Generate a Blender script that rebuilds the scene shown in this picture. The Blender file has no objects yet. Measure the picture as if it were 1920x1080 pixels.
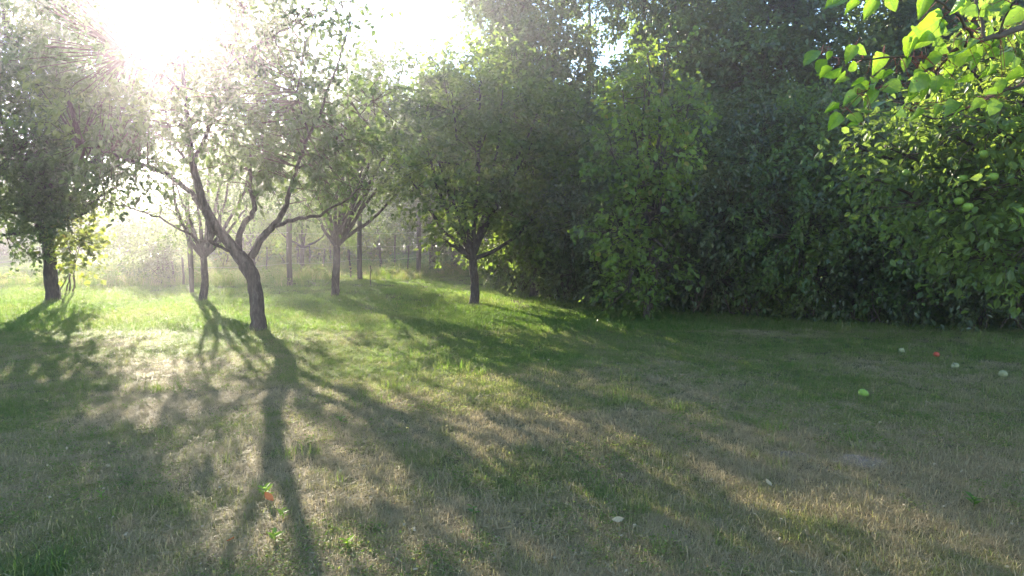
import bpy, math, random
import numpy as np
from mathutils import Vector, noise

# ------------------------------------------------------------------ camera, sky, sun, exposure
C = bpy.context.scene
col = C.collection
EYE, FPX, PITCH = 1.5, 1280.0, math.atan(110 / 1280.0)
cam_d = bpy.data.cameras.new('camera'); cam = bpy.data.objects.new('camera', cam_d); col.objects.link(cam)
cam_d.sensor_width = 36; cam_d.lens = 36 * FPX / 1920; cam_d.clip_end = 1500
cam.location = (0, 0, EYE); cam.rotation_euler = (math.pi / 2 - PITCH, 0, 0)
C.camera = cam
SUN_EL, SUN_AZ = math.radians(16.6), math.radians(-27.8)      # azimuth measured from +Y towards +X
w = bpy.data.worlds.new('World'); C.world = w; w.use_nodes = True
nt = w.node_tree; nt.nodes.clear()
sk = nt.nodes.new('ShaderNodeTexSky'); sk.sky_type = 'NISHITA'; sk.sun_disc = False
sk.sun_elevation = SUN_EL; sk.sun_rotation = SUN_AZ
sk.air_density = 0.9; sk.dust_density = 0.0; sk.ozone_density = 1.5; sk.altitude = 100
bg = nt.nodes.new('ShaderNodeBackground'); bg.inputs['Strength'].default_value = 0.125
wo = nt.nodes.new('ShaderNodeOutputWorld')
nt.links.new(sk.outputs[0], bg.inputs[0]); nt.links.new(bg.outputs[0], wo.inputs[0])
sd = bpy.data.lights.new('sun', 'SUN'); sd.energy = 5.0; sd.angle = math.radians(0.53); sd.color = (1.0, 0.88, 0.71)
sun = bpy.data.objects.new('sun', sd); col.objects.link(sun)
sdir = Vector((math.sin(SUN_AZ) * math.cos(SUN_EL), math.cos(SUN_AZ) * math.cos(SUN_EL), math.sin(SUN_EL)))
sun.rotation_euler = sdir.to_track_quat('Z', 'Y').to_euler(); sun.location = (0, 0, 30)
C.view_settings.view_transform = 'Standard'; C.view_settings.look = 'None'
C.view_settings.exposure = 2.4; C.view_settings.gamma = 1; C.view_settings.use_curve_mapping = False
C.cycles.volume_bounces = 0; C.cycles.max_bounces = 8; C.cycles.diffuse_bounces = 3
C.cycles.transmission_bounces = 4; C.cycles.glossy_bounces = 2; C.cycles.transparent_max_bounces = 4
C.cycles.use_denoising = True
HAZE_DENSITY, HAZE_G = 0.0046, 0.83

rng = np.random.default_rng(7); random.seed(7)

# ------------------------------------------------------------------ helpers
def gz(x, y):
    return 0.05 * noise.noise(Vector((x * .25, y * .25, 0))) + 0.02 * noise.noise(Vector((x * .9, y * .9, 3)))
def ray(px, py):
    x = (px - 960) / FPX; v = (540 - py) / FPX
    return np.array([x, math.cos(PITCH) + v * math.sin(PITCH), -math.sin(PITCH) + v * math.cos(PITCH)])
def G(px, py):                                   # ground point seen at a photo pixel
    d = ray(px, py); t = -EYE / d[2]; return (d[0] * t, d[1] * t)
def P(px, py, Y):                                # point seen at a photo pixel at distance Y
    d = ray(px, py); t = Y / d[1]; return np.array([d[0] * t, Y, EYE + d[2] * t])
def unit(v):
    return v / np.maximum(np.linalg.norm(v, axis=-1, keepdims=True), 1e-9)

class MB:                                         # collects vertices and faces, builds ONE mesh
    def __init__(s): s.V = []; s.F = []; s.M = []; s.n = 0
    def add(s, V, F, m=0):
        V = np.asarray(V, float).reshape(-1, 3); F = np.asarray(F, int)
        s.V.append(V); s.F.append(F + s.n); s.M.append(np.full(len(F), m)); s.n += len(V)
    def mesh(s, name, mats, smooth=False):
        me = bpy.data.meshes.new(name)
        if not isinstance(mats, (list, tuple)): mats = [mats]
        for m in mats: me.materials.append(m)
        V = np.concatenate(s.V)
        loops = np.concatenate([f.ravel() for f in s.F])
        tot = np.concatenate([np.full(len(f), f.shape[1]) for f in s.F])
        st = np.concatenate([[0], np.cumsum(tot)[:-1]])
        me.vertices.add(len(V)); me.vertices.foreach_set('co', V.ravel())
        me.loops.add(len(loops)); me.loops.foreach_set('vertex_index', loops.astype(np.int32))
        me.polygons.add(len(tot)); me.polygons.foreach_set('loop_start', st.astype(np.int32))
        me.polygons.foreach_set('loop_total', tot.astype(np.int32))
        me.polygons.foreach_set('material_index', np.concatenate(s.M).astype(np.int32))
        me.polygons.foreach_set('use_smooth', np.full(len(tot), smooth))
        me.update(calc_edges=True); me.validate(); return me
    def build(s, name, mats, parent=None, smooth=False):
        o = bpy.data.objects.new(name, s.mesh(name, mats, smooth)); col.objects.link(o)
        if parent: o.parent = parent
        return o

def tag(o, label=None, cat=None, group=None, kind=None):
    if label: o['label'] = label
    if cat: o['category'] = cat
    if group: o['group'] = group
    if kind: o['kind'] = kind
    return o
def empty(name, loc, rz=0):
    o = bpy.data.objects.new(name, None); col.objects.link(o); o.location = loc; o.rotation_euler.z = rz
    o.empty_display_size = .2; return o
def copy_tree(o, parent=None):
    c = o.copy(); col.objects.link(c)
    if parent: c.parent = parent
    for ch in list(o.children): copy_tree(ch, c)
    return c

def tubes(mb, Pn, R, sides=5, m=0, rough=0.0):    # Pn: N x K x 3 centre lines, R: N x K radii
    Pn = np.asarray(Pn, float); R = np.asarray(R, float)
    N, K = R.shape
    T = np.empty_like(Pn); T[:, 1:-1] = Pn[:, 2:] - Pn[:, :-2]; T[:, 0] = Pn[:, 1] - Pn[:, 0]; T[:, -1] = Pn[:, -1] - Pn[:, -2]
    T = unit(T)
    main = unit(Pn[:, -1] - Pn[:, 0])
    ref = np.where(np.abs(main[:, 2:3]) > .8, np.array([[1., 0, 0]]), np.array([[0, 0, 1.]]))[:, None, :]
    A = unit(np.cross(T, np.broadcast_to(ref, T.shape))); B = np.cross(T, A)
    a = np.arange(sides) * 2 * math.pi / sides
    rr = R[:, :, None, None]
    if rough: rr = rr * (1 + rough * rng.uniform(-1, 1, (N, K, sides, 1)))
    V = Pn[:, :, None] + rr * (np.cos(a)[None, None, :, None] * A[:, :, None] + np.sin(a)[None, None, :, None] * B[:, :, None])
    i = np.arange(N)[:, None, None] * K * sides; k = np.arange(K - 1)[None, :, None] * sides; s = np.arange(sides)[None, None, :]
    s2 = (s + 1) % sides
    F = np.stack([i + k + s, i + k + s2, i + k + sides + s2, i + k + sides + s], -1).reshape(-1, 4)
    mb.add(V, F, m)
    cap = (np.arange(N)[:, None] * K * sides + (K - 1) * sides + np.arange(sides)[None, :])
    mb.F.append(cap + (mb.n - len(V.reshape(-1, 3)))); mb.M.append(np.full(N, m))

def resample(path, rad, per=4):                   # Catmull-Rom through given points
    p = [np.asarray(q, float) for q in path]; out = []; ro = []
    p = [2 * p[0] - p[1]] + p + [2 * p[-1] - p[-2]]
    for i in range(1, len(p) - 2):
        for k in range(per):
            t = k / per
            out.append(.5 * ((2 * p[i]) + (-p[i-1] + p[i+1]) * t + (2*p[i-1] - 5*p[i] + 4*p[i+1] - p[i+2]) * t*t + (-p[i-1] + 3*p[i] - 3*p[i+1] + p[i+2]) * t**3))
            ro.append(rad[i-1] * (1 - t) + rad[i] * t)
    out.append(p[-2]); ro.append(rad[-1])
    return np.array(out), np.array(ro)
def limb(mb, path, rad, sides=8, wob=.012, rough=.08):
    pts, r = resample(path, rad, 4)
    pts[1:-1] += rng.normal(0, wob, pts[1:-1].shape)
    tubes(mb, pts[None], r[None], sides, 0, rough)
    return pts

def leaves(mb, pos, axis, nrm, size, wr=.55, round_=False, m=0, fold=.18):
    pos = np.asarray(pos); axis = unit(axis); side = unit(np.cross(axis, nrm)); up = np.cross(side, axis)
    L = size[:, None]; W = L * wr * .5; n = len(pos)
    b = pos; t = pos + axis * L - up * L * .08
    if round_:
        l1 = pos + axis * L * .28 - side * W + up * W * fold; r1 = pos + axis * L * .28 + side * W + up * W * fold
        l2 = pos + axis * L * .68 - side * W * .8 + up * W * fold; r2 = pos + axis * L * .68 + side * W * .8 + up * W * fold
        V = np.stack([b, l1, l2, t, r2, r1], 1).reshape(-1, 3); i = np.arange(n)[:, None] * 6
        mb.add(V, np.concatenate([i + np.array([[0, 3, 2, 1]]), i + np.array([[0, 5, 4, 3]])]), m)
    else:
        l = pos + axis * L * .42 - side * W + up * W * fold; r = pos + axis * L * .42 + side * W + up * W * fold
        V = np.stack([b, l, t, r], 1).reshape(-1, 3); i = np.arange(n)[:, None] * 4
        mb.add(V, np.concatenate([i + np.array([[0, 2, 1]]), i + np.array([[0, 3, 2]])]), m)

def sprays(mbl, mbt, c, d, length, k, size, wr=.55, droop=.35, round_=False, twig_r=.005, spread=.03, m=0, frm=None, normup=1.0, thin=1.0):
    """leafy twigs: c = start points, d = directions; leaves alternate along each twig"""
    N = len(c); d = unit(d)
    Ls = length * rng.uniform(.6, 1.3, N)
    mid = c + d * Ls[:, None] * .5; end = mid + unit(d + np.array([0, 0, -droop]) * rng.uniform(.3, 1.3, (N, 1))) * Ls[:, None] * .5
    if mbt is not None:
        if frm is not None:
            pts = np.stack([frm, c, end], 1); R = np.outer(np.ones(N), [twig_r * 2.2, twig_r * 1.3, twig_r * .4])
            if thin < 1: kp = rng.random(N) < thin; pts, R = pts[kp], R[kp]
        else:
            pts = np.stack([c, mid, end], 1); R = np.outer(np.ones(N), [twig_r * 1.4, twig_r, twig_r * .4])
        tubes(mbt, pts, R, 3)
    t = (np.arange(k)[None, :] + rng.uniform(0, .9, (N, k))) / k
    t3 = t[..., None]
    pos = np.where(t3 < .5, c[:, None] + (mid - c)[:, None] * t3 * 2, mid[:, None] + (end - mid)[:, None] * (t3 * 2 - 1))
    sidev = unit(np.cross(d, rng.normal(0, 1, (N, 3))))[:, None, :] * np.where(np.arange(k) % 2, 1., -1.)[None, :, None]
    ax = d[:, None] * rng.uniform(.1, .9, (N, k, 1)) + sidev * rng.uniform(.4, 1, (N, k, 1)) + rng.normal(0, .45, (N, k, 3)) + np.array([0, 0, -droop])
    nr = rng.normal(0, .55, (N, k, 3)) + np.array([0, 0, normup])
    pos = pos + rng.normal(0, spread, (N, k, 3))
    sz = size * rng.uniform(.55, 1.25, N * k)
    leaves(mbl, pos.reshape(-1, 3), ax.reshape(-1, 3), nr.reshape(-1, 3), sz, wr, round_, m)

def lobe_points(cen, r, n, inner=.5, squash=.8):
    u = unit(rng.normal(0, 1, (n, 3)))
    rad = r * (inner + (1 - inner) * rng.random((n, 1)) ** .6)
    # lumpy radius
    f = np.array([noise.noise(Vector((v[0] * 1.8 + cen[0], v[1] * 1.8 + cen[1], v[2] * 1.8 + cen[2]))) for v in u])[:, None]
    return cen + u * rad * (1 + .75 * f) * np.array([1, 1, squash]), unit(u + rng.normal(0, .5, (n, 3)))

# ------------------------------------------------------------------ materials
def newmat(name):
    m = bpy.data.materials.new(name); m.use_nodes = True; n = m.node_tree; n.nodes.clear()
    out = n.nodes.new('ShaderNodeOutputMaterial'); return m, n, out
def N(n, t, **kw):
    x = n.nodes.new(t)
    for k, v in kw.items(): setattr(x, k, v)
    return x
def ramp(n, fac, stops):
    r = N(n, 'ShaderNodeValToRGB'); e = r.color_ramp.elements
    while len(e) < len(stops): e.new(.5)
    for i, (p, c) in enumerate(stops): e[i].position = p; e[i].color = (*c, 1)
    n.links.new(fac, r.inputs[0]); return r.outputs[0]
def leaf_mat(name, dark, light, trans, rough=.42, tmix=.5, spec=.45, yellow=None):
    m, n, out = newmat(name)
    g = N(n, 'ShaderNodeNewGeometry')
    stops = [(0, dark), (.75, light)]
    c = ramp(n, g.outputs['Random Per Island'], stops + ([(.955, light), (.975, yellow)] if yellow else [(1, light)]))
    ct = ramp(n, g.outputs['Random Per Island'], [(0, tuple(a * .75 for a in trans)), (.9, trans)] + ([(.955, trans), (.975, tuple(a * 1.6 for a in yellow))] if yellow else [(1, tuple(a * 1.15 for a in trans))]))
    p = N(n, 'ShaderNodeBsdfPrincipled'); p.inputs['Roughness'].default_value = rough; p.inputs['Specular IOR Level'].default_value = spec
    no = N(n, 'ShaderNodeTexNoise'); no.inputs['Scale'].default_value = .9; no.inputs['Detail'].default_value = 3
    n.links.new(g.outputs['Position'], no.inputs[0]); vf = ramp(n, no.outputs['Fac'], [(.32, (.62, .66, .7)), (.5, (1, 1, 1)), (.68, (1.5, 1.4, 1.1))])
    def mul(cc):
        q = N(n, 'ShaderNodeMix', data_type='RGBA', blend_type='MULTIPLY'); q.inputs['Factor'].default_value = 1
        n.links.new(cc, q.inputs['A']); n.links.new(vf, q.inputs['B']); return q.outputs['Result']
    c = mul(c); ct = mul(ct)
    t = N(n, 'ShaderNodeBsdfTranslucent'); mx = N(n, 'ShaderNodeMixShader'); mx.inputs[0].default_value = tmix
    n.links.new(c, p.inputs['Base Color']); n.links.new(ct, t.inputs['Color'])
    n.links.new(p.outputs[0], mx.inputs[1]); n.links.new(t.outputs[0], mx.inputs[2]); n.links.new(mx.outputs[0], out.inputs[0])
    return m
def big_leaf_mat():
    m, n, out = newmat('apricot_leaf')
    tc = N(n, 'ShaderNodeTexCoord'); sp = N(n, 'ShaderNodeSeparateXYZ'); n.links.new(tc.outputs['Object'], sp.inputs[0])
    def mth(op, a, b=None):
        q = N(n, 'ShaderNodeMath', operation=op)
        for i, v in enumerate((a, b)):
            if v is None: continue
            if isinstance(v, (int, float)): q.inputs[i].default_value = v
            else: n.links.new(v, q.inputs[i])
        return q.outputs[0]
    ax = mth('ABSOLUTE', sp.outputs[0]); ph = mth('MULTIPLY', mth('SUBTRACT', sp.outputs[1], mth('MULTIPLY', ax, .75)), 44)
    side = mth('POWER', mth('ABSOLUTE', mth('COSINE', mth('MULTIPLY', ph, .5))), 26); mid = mth('LESS_THAN', ax, .013)
    vein = mth('MAXIMUM', mth('MULTIPLY', side, .6), mid)
    no = N(n, 'ShaderNodeTexNoise'); no.inputs['Scale'].default_value = 5; no.inputs['Detail'].default_value = 6
    oi = N(n, 'ShaderNodeObjectInfo'); vm = N(n, 'ShaderNodeVectorMath', operation='ADD'); n.links.new(tc.outputs['Object'], vm.inputs[0]); cmb = N(n, 'ShaderNodeCombineXYZ'); n.links.new(mth('MULTIPLY', oi.outputs['Random'], 40), cmb.inputs[2]); n.links.new(cmb.outputs[0], vm.inputs[1]); n.links.new(vm.outputs[0], no.inputs[0])
    c = ramp(n, no.outputs['Fac'], [(.3, (.05, .1, .018)), (.55, (.085, .15, .025)), (.69, (.1, .17, .03)), (.73, (.16, .09, .03))])
    ct = ramp(n, no.outputs['Fac'], [(.3, (.3, .52, .03)), (.55, (.42, .68, .04)), (.69, (.46, .7, .05)), (.73, (.22, .11, .03))])
    def mixc(cc, col_):
        q = N(n, 'ShaderNodeMix', data_type='RGBA'); n.links.new(vein, q.inputs['Factor']); n.links.new(cc, q.inputs['A']); q.inputs['B'].default_value = (*col_, 1); return q.outputs['Result']
    c = mixc(c, (.16, .22, .07)); ct = mixc(ct, (.22, .4, .04))
    p = N(n, 'ShaderNodeBsdfPrincipled'); p.inputs['Roughness'].default_value = .36; p.inputs['Specular IOR Level'].default_value = .5
    bp = N(n, 'ShaderNodeBump'); bp.inputs['Strength'].default_value = .5; bp.inputs['Distance'].default_value = .002; n.links.new(vein, bp.inputs['Height']); n.links.new(bp.outputs[0], p.inputs['Normal'])
    t = N(n, 'ShaderNodeBsdfTranslucent'); mx = N(n, 'ShaderNodeMixShader'); mx.inputs[0].default_value = .5
    n.links.new(c, p.inputs['Base Color']); n.links.new(ct, t.inputs['Color'])
    n.links.new(p.outputs[0], mx.inputs[1]); n.links.new(t.outputs[0], mx.inputs[2]); n.links.new(mx.outputs[0], out.inputs[0]); return m
def rough_mat(name, c1, c2, scale=8, rough=.9, bump=.4, stretch=(1, 1, .25), c3=None, detail=8, dist=.02):
    m, n, out = newmat(name)
    tc = N(n, 'ShaderNodeTexCoord'); mp = N(n, 'ShaderNodeMapping'); mp.inputs['Scale'].default_value = stretch
    n.links.new(tc.outputs['Object'], mp.inputs[0])
    no = N(n, 'ShaderNodeTexNoise'); no.inputs['Scale'].default_value = scale; no.inputs['Detail'].default_value = detail; no.inputs['Roughness'].default_value = .65
    n.links.new(mp.outputs[0], no.inputs[0])
    c = ramp(n, no.outputs['Fac'], [(.3, c1), (.7, c2)] if not c3 else [(.3, c1), (.55, c2), (.75, c3)])
    p = N(n, 'ShaderNodeBsdfPrincipled'); p.inputs['Roughness'].default_value = rough; p.inputs['Specular IOR Level'].default_value = .2
    b = N(n, 'ShaderNodeBump'); b.inputs['Strength'].default_value = bump; b.inputs['Distance'].default_value = dist
    n.links.new(no.outputs['Fac'], b.inputs['Height']); n.links.new(b.outputs[0], p.inputs['Normal'])
    n.links.new(c, p.inputs['Base Color']); n.links.new(p.outputs[0], out.inputs[0]); return m

M = {}
M['plum'] = leaf_mat('plum_leaf', (.045, .075, .024), (.075, .115, .036), (.16, .24, .055))
M['peach'] = leaf_mat('peach_leaf', (.05, .085, .022), (.085, .13, .035), (.24, .36, .06))
M['hedge'] = leaf_mat('hedge_leaf', (.05, .075, .035), (.105, .135, .06), (.2, .27, .06), rough=.33, spec=.75)
M['wood'] = leaf_mat('woodland_leaf', (.05, .085, .033), (.1, .145, .055), (.2, .3, .06), rough=.35, spec=.7)
M['lime'] = leaf_mat('lime_leaf', (.07, .12, .025), (.11, .17, .035), (.32, .46, .05), yellow=(.22, .2, .04))
M['vine'] = leaf_mat('vine_leaf', (.07, .1, .025), (.11, .15, .035), (.34, .42, .06), yellow=(.25, .2, .05))
M['apple_leaf'] = leaf_mat('apple_leaf', (.05, .09, .025), (.09, .14, .038), (.26, .38, .055))
M['apricot'] = big_leaf_mat()
M['bark'] = rough_mat('bark', (.02, .016, .014), (.075, .06, .05), 26, bump=1.0, c3=(.16, .15, .125), stretch=(1, 1, .28), dist=.05)
M['twig'] = rough_mat('twig_bark', (.05, .038, .028), (.11, .085, .06), 20, bump=.2)
M['redtwig'] = rough_mat('red_petiole', (.16, .04, .03), (.24, .07, .04), 20, bump=.1, rough=.5)
M['post'] = rough_mat('weathered_post', (.05, .042, .035), (.13, .11, .09), 18, bump=.5, stretch=(1, 1, .1))
M['wire'] = rough_mat('galvanised_wire', (.4, .38, .34), (.55, .52, .47), 30, rough=.45, bump=.05)
M['dirt'] = rough_mat('dry_soil', (.14, .1, .07), (.3, .23, .165), 9, bump=.6, stretch=(1, 1, 1))
M['hill'] = rough_mat('wooded_hill', (.03, .05, .02), (.07, .1, .04), .12, bump=1, stretch=(1, 1, 1), dist=3)
M['render'] = rough_mat('pale_render', (.45, .42, .38), (.55, .52, .47), 3, bump=.1, stretch=(1, 1, 1))
M['tile'] = rough_mat('dull_roof', (.12, .08, .07), (.2, .13, .1), 5, bump=.3, stretch=(1, 1, 1))
M['pane'] = rough_mat('dark_pane', (.03, .035, .04), (.05, .055, .06), 2, rough=.15, bump=0)
M['greenapple'] = rough_mat('green_apple_skin', (.14, .24, .03), (.22, .32, .06), 9, rough=.35, bump=.02, stretch=(1, 1, 1))
M['paleapple'] = rough_mat('pale_apple_skin', (.2, .22, .1), (.28, .27, .15), 9, rough=.4, bump=.02, stretch=(1, 1, 1))
M['redapple'] = rough_mat('red_apple_skin', (.3, .03, .02), (.42, .1, .05), 9, rough=.35, bump=.02, stretch=(1, 1, 1))
M['orange'] = rough_mat('orange_leaf', (.45, .1, .03), (.55, .2, .06), 20, rough=.6, bump=.1, stretch=(1, 1, 1))
M['straw'] = rough_mat('straw_leaf', (.24, .19, .11), (.4, .33, .2), 20, rough=.6, bump=.1, stretch=(1, 1, 1))
M['weed'] = leaf_mat('weed_leaf', (.08, .15, .025), (.12, .2, .035), (.3, .5, .05))

def grass_mat(name):
    m, n, out = newmat(name)
    at = N(n, 'ShaderNodeAttribute'); at.attribute_type = 'INSTANCER'; at.attribute_name = 'dry'
    g = N(n, 'ShaderNodeNewGeometry')
    mth = N(n, 'ShaderNodeMath', operation='MULTIPLY_ADD'); mth.inputs[1].default_value = .55; 
    sub = N(n, 'ShaderNodeMath', operation='SUBTRACT'); n.links.new(g.outputs['Random Per Island'], sub.inputs[0]); sub.inputs[1].default_value = .5
    n.links.new(sub.outputs[0], mth.inputs[0]); n.links.new(at.outputs['Fac'], mth.inputs[2])
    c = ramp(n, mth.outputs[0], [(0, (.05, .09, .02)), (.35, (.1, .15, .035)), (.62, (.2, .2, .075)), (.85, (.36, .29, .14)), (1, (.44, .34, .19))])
    ct = ramp(n, mth.outputs[0], [(0, (.2, .38, .04)), (.35, (.34, .48, .06)), (.62, (.44, .45, .12)), (.85, (.44, .38, .19)), (1, (.46, .38, .23))])
    p = N(n, 'ShaderNodeBsdfPrincipled'); p.inputs['Roughness'].default_value = .55; p.inputs['Specular IOR Level'].default_value = .3
    t = N(n, 'ShaderNodeBsdfTranslucent'); mx = N(n, 'ShaderNodeMixShader'); mx.inputs[0].default_value = .48
    n.links.new(c, p.inputs['Base Color']); n.links.new(ct, t.inputs['Color'])
    n.links.new(p.outputs[0], mx.inputs[1]); n.links.new(t.outputs[0], mx.inputs[2]); n.links.new(mx.outputs[0], out.inputs[0])
    return m
M['grass'] = grass_mat('grass_blade')
def ground_mat():
    m, n, out = newmat('turf_soil')
    g = N(n, 'ShaderNodeNewGeometry')
    a = N(n, 'ShaderNodeTexNoise'); a.inputs['Scale'].default_value = .55; a.inputs['Detail'].default_value = 6
    b = N(n, 'ShaderNodeTexNoise'); b.inputs['Scale'].default_value = 30; b.inputs['Detail'].default_value = 8; b.inputs['Roughness'].default_value = .7
    n.links.new(g.outputs['Position'], a.inputs[0]); n.links.new(g.outputs['Position'], b.inputs[0])
    ca = ramp(n, b.outputs['Fac'], [(.3, (.035, .045, .018)), (.55, (.075, .085, .03)), (.75, (.15, .135, .06))])
    cb = ramp(n, b.outputs['Fac'], [(.3, (.06, .045, .03)), (.55, (.14, .11, .07)), (.75, (.25, .2, .125))])
    mx = N(n, 'ShaderNodeMix', data_type='RGBA'); f = ramp(n, a.outputs['Fac'], [(.4, (0, 0, 0)), (.62, (1, 1, 1))])
    n.links.new(f, mx.inputs['Factor']); n.links.new(ca, mx.inputs['A']); n.links.new(cb, mx.inputs['B'])
    p = N(n, 'ShaderNodeBsdfPrincipled'); p.inputs['Roughness'].default_value = .95; p.inputs['Specular IOR Level'].default_value = .1
    bp = N(n, 'ShaderNodeBump'); bp.inputs['Strength'].default_value = .8; bp.inputs['Distance'].default_value = .03
    n.links.new(b.outputs['Fac'], bp.inputs['Height']); n.links.new(bp.outputs[0], p.inputs['Normal'])
    n.links.new(mx.outputs['Result'], p.inputs['Base Color']); n.links.new(p.outputs[0], out.inputs[0]); return m
M['ground'] = ground_mat()

# ------------------------------------------------------------------ setting: ground, hill, haze
def axis_lines(lo, hi, fine_lo, fine_hi, step):
    a = list(np.arange(fine_lo, fine_hi + 1e-6, step)); s = step; x = fine_lo
    while x > lo: s *= 1.35; x = max(lo, x - s); a.insert(0, x)
    s = step; x = fine_hi
    while x < hi: s *= 1.35; x = min(hi, x + s); a.append(x)
    return a
gx = axis_lines(-320, 320, -14, 10, .25); gy = axis_lines(-40, 320, -2, 26, .25)
V = [(x, y, gz(x, y)) for y in gy for x in gx]; nx = len(gx)
F = [(j * nx + i, j * nx + i + 1, (j + 1) * nx + i + 1, (j + 1) * nx + i) for j in range(len(gy) - 1) for i in range(nx - 1)]
mb = MB(); mb.add(V, F); tag(mb.build('ground', M['ground'], smooth=True), kind='structure')

mb = MB(); Vh = []; nh = 60
for j in range(14):
    for i in range(nh):
        x = -330 + 620 * i / (nh - 1); x = max(-315, min(300, x)); y = 130 + j * 8
        h = 9.5 * math.sin(math.pi * j / 13) * (0.75 + .35 * noise.noise(Vector((x * .012, .3, 1)))) * (1 + .12 * noise.noise(Vector((x * .1, y * .1, 5)))) - .5
        h += 1.6 * noise.noise(Vector((x * .35, y * .35, 2)))
        Vh.append((x, y, h if 0 < j < 13 else -.6))
mb.add(Vh, [(j * nh + i, j * nh + i + 1, (j + 1) * nh + i + 1, (j + 1) * nh + i) for j in range(13) for i in range(nh - 1)])
tag(mb.build('hill', M['hill'], smooth=True), kind='structure')

def box_mb(mb, lo, hi, m=0):
    x0, y0, z0 = lo; x1, y1, z1 = hi
    mb.add([(x0,y0,z0),(x1,y0,z0),(x1,y1,z0),(x0,y1,z0),(x0,y0,z1),(x1,y0,z1),(x1,y1,z1),(x0,y1,z1)],
           [(0,3,2,1),(4,5,6,7),(0,1,5,4),(1,2,6,5),(2,3,7,6),(3,0,4,7)], m)
mh, n, out = newmat('pale_haze')
pv = N(n, 'ShaderNodeVolumePrincipled'); pv.inputs['Color'].default_value = (.93, .9, 1, 1)
pv.inputs['Density'].default_value = HAZE_DENSITY; pv.inputs['Anisotropy'].default_value = HAZE_G
n.links.new(pv.outputs[0], out.inputs['Volume'])
mb = MB(); box_mb(mb, (-325, -45, -1.6), (325, 325, 11.8)); tag(mb.build('haze', mh), kind='stuff')

# ------------------------------------------------------------------ trees and shrubs
DM = {'apple_tree': 1.3, 'shrub': 1.25, 'woodland_tree': 1.8, 'walnut_tree': 2.6, 'far_tree': 1.9, 'orchard_tree': 2.0, 'peach_tree': 3, 'thicket_tree': 1.8}
KM = {'shrub': 2.0, 'grapevine': 1.5, 'apple_tree': 1.5}
def make_plant(name, label, cat, base, lobes, leafm, size, trunk=None, fork=1.2, r0=.09, k=9, dens=70, slen=.4, droop=.35, wr=.55,
               round_=False, group=None, stems=0, inner=.5, limb_r=.35, lean=(0, 0), squash=.8, twig_r=.004, leafname='foliage', normup=1.0, shoots=0):
    """base=(x,y); lobes = world (x,y,z,r); trunk leads to the fork, one limb to each lobe, a leafy twig to each spray."""
    bx, by = base; bz = gz(bx, by) - .04
    near = by < 15.6 and name in ('fruit_tree', 'apple_tree', 'climbing_vine', 'small_tree')
    round_ = near or name == 'grapevine'; wr = wr if round_ else wr * 1.15
    dens = dens * DM.get(name, 1.4); k = int(k * KM.get(name, 1.8))
    root = empty(name, (bx, by, bz)); tag(root, label, cat, group)
    O = np.array([bx, by, bz])
    mt = MB(); ml = MB(); mtw = MB()
    fk = np.array([bx + lean[0], by + lean[1], bz + fork])
    if not stems:
        q = O + (fk - O) * .5 + np.array([rng.normal(0, .025), rng.normal(0, .03), 0])
        limb(mt, [O - O, O - O + (0, 0, .08), q - O, fk - O], [r0 * 1.5, r0 * 1.12, r0 * .95, r0 * .9], 9, .006)
    for (x, y, z, r) in lobes:
        c = np.array([x, y, z])
        s = fk if not stems else O + np.array([rng.normal(0, .15), rng.normal(0, .15), 0])
        md = s + (c - s) * .5 + np.array([0, 0, -.12 * np.linalg.norm((c - s)[:2]) * .5]) + rng.normal(0, .08, 3)
        limb(mt if not stems else mtw, [s - O, md - O, c - O, c - O + (c - md) * .35 * r], [r0 * .62, r0 * limb_r * 1.1, r0 * limb_r * .6, r0 * .12], 6, .015)
        n_ = int(dens * r * r)
        cp, cd = lobe_points(c - O, r, n_, inner, squash)
        frm = (c - O) + (cp - (c - O)) * .15 + rng.normal(0, .05 * r, cp.shape)
        sprays(ml, mtw, cp, cd, slen, k, size, wr, droop, round_, twig_r, frm=frm, normup=normup, thin=.3 if not near else .35, spread=.03 + .25 * size)
    if shoots:
        src_ = np.array([lobes[i][:3] for i in rng.integers(2, len(lobes), shoots)]) - O; dd = unit(rng.normal(0, .6, (shoots, 3)) + np.array([0, -.35, .45]))
        sprays(ml, mtw, src_ + dd * .45, dd, .95, 17, size * 1.05, wr, 1.3, round_, .006, frm=src_)
    if not stems:
        mt.build('trunk', M['bark'], root, True)
    tag(mtw.build('branches', M['twig'], root), kind='stuff')
    tag(ml.build(leafname, leafm, root), kind='stuff')
    return root

def L(*a):   # lobes given as (px, py, Y, r)
    return [(*P(px, py, Y), r) for (px, py, Y, r) in a]

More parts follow.
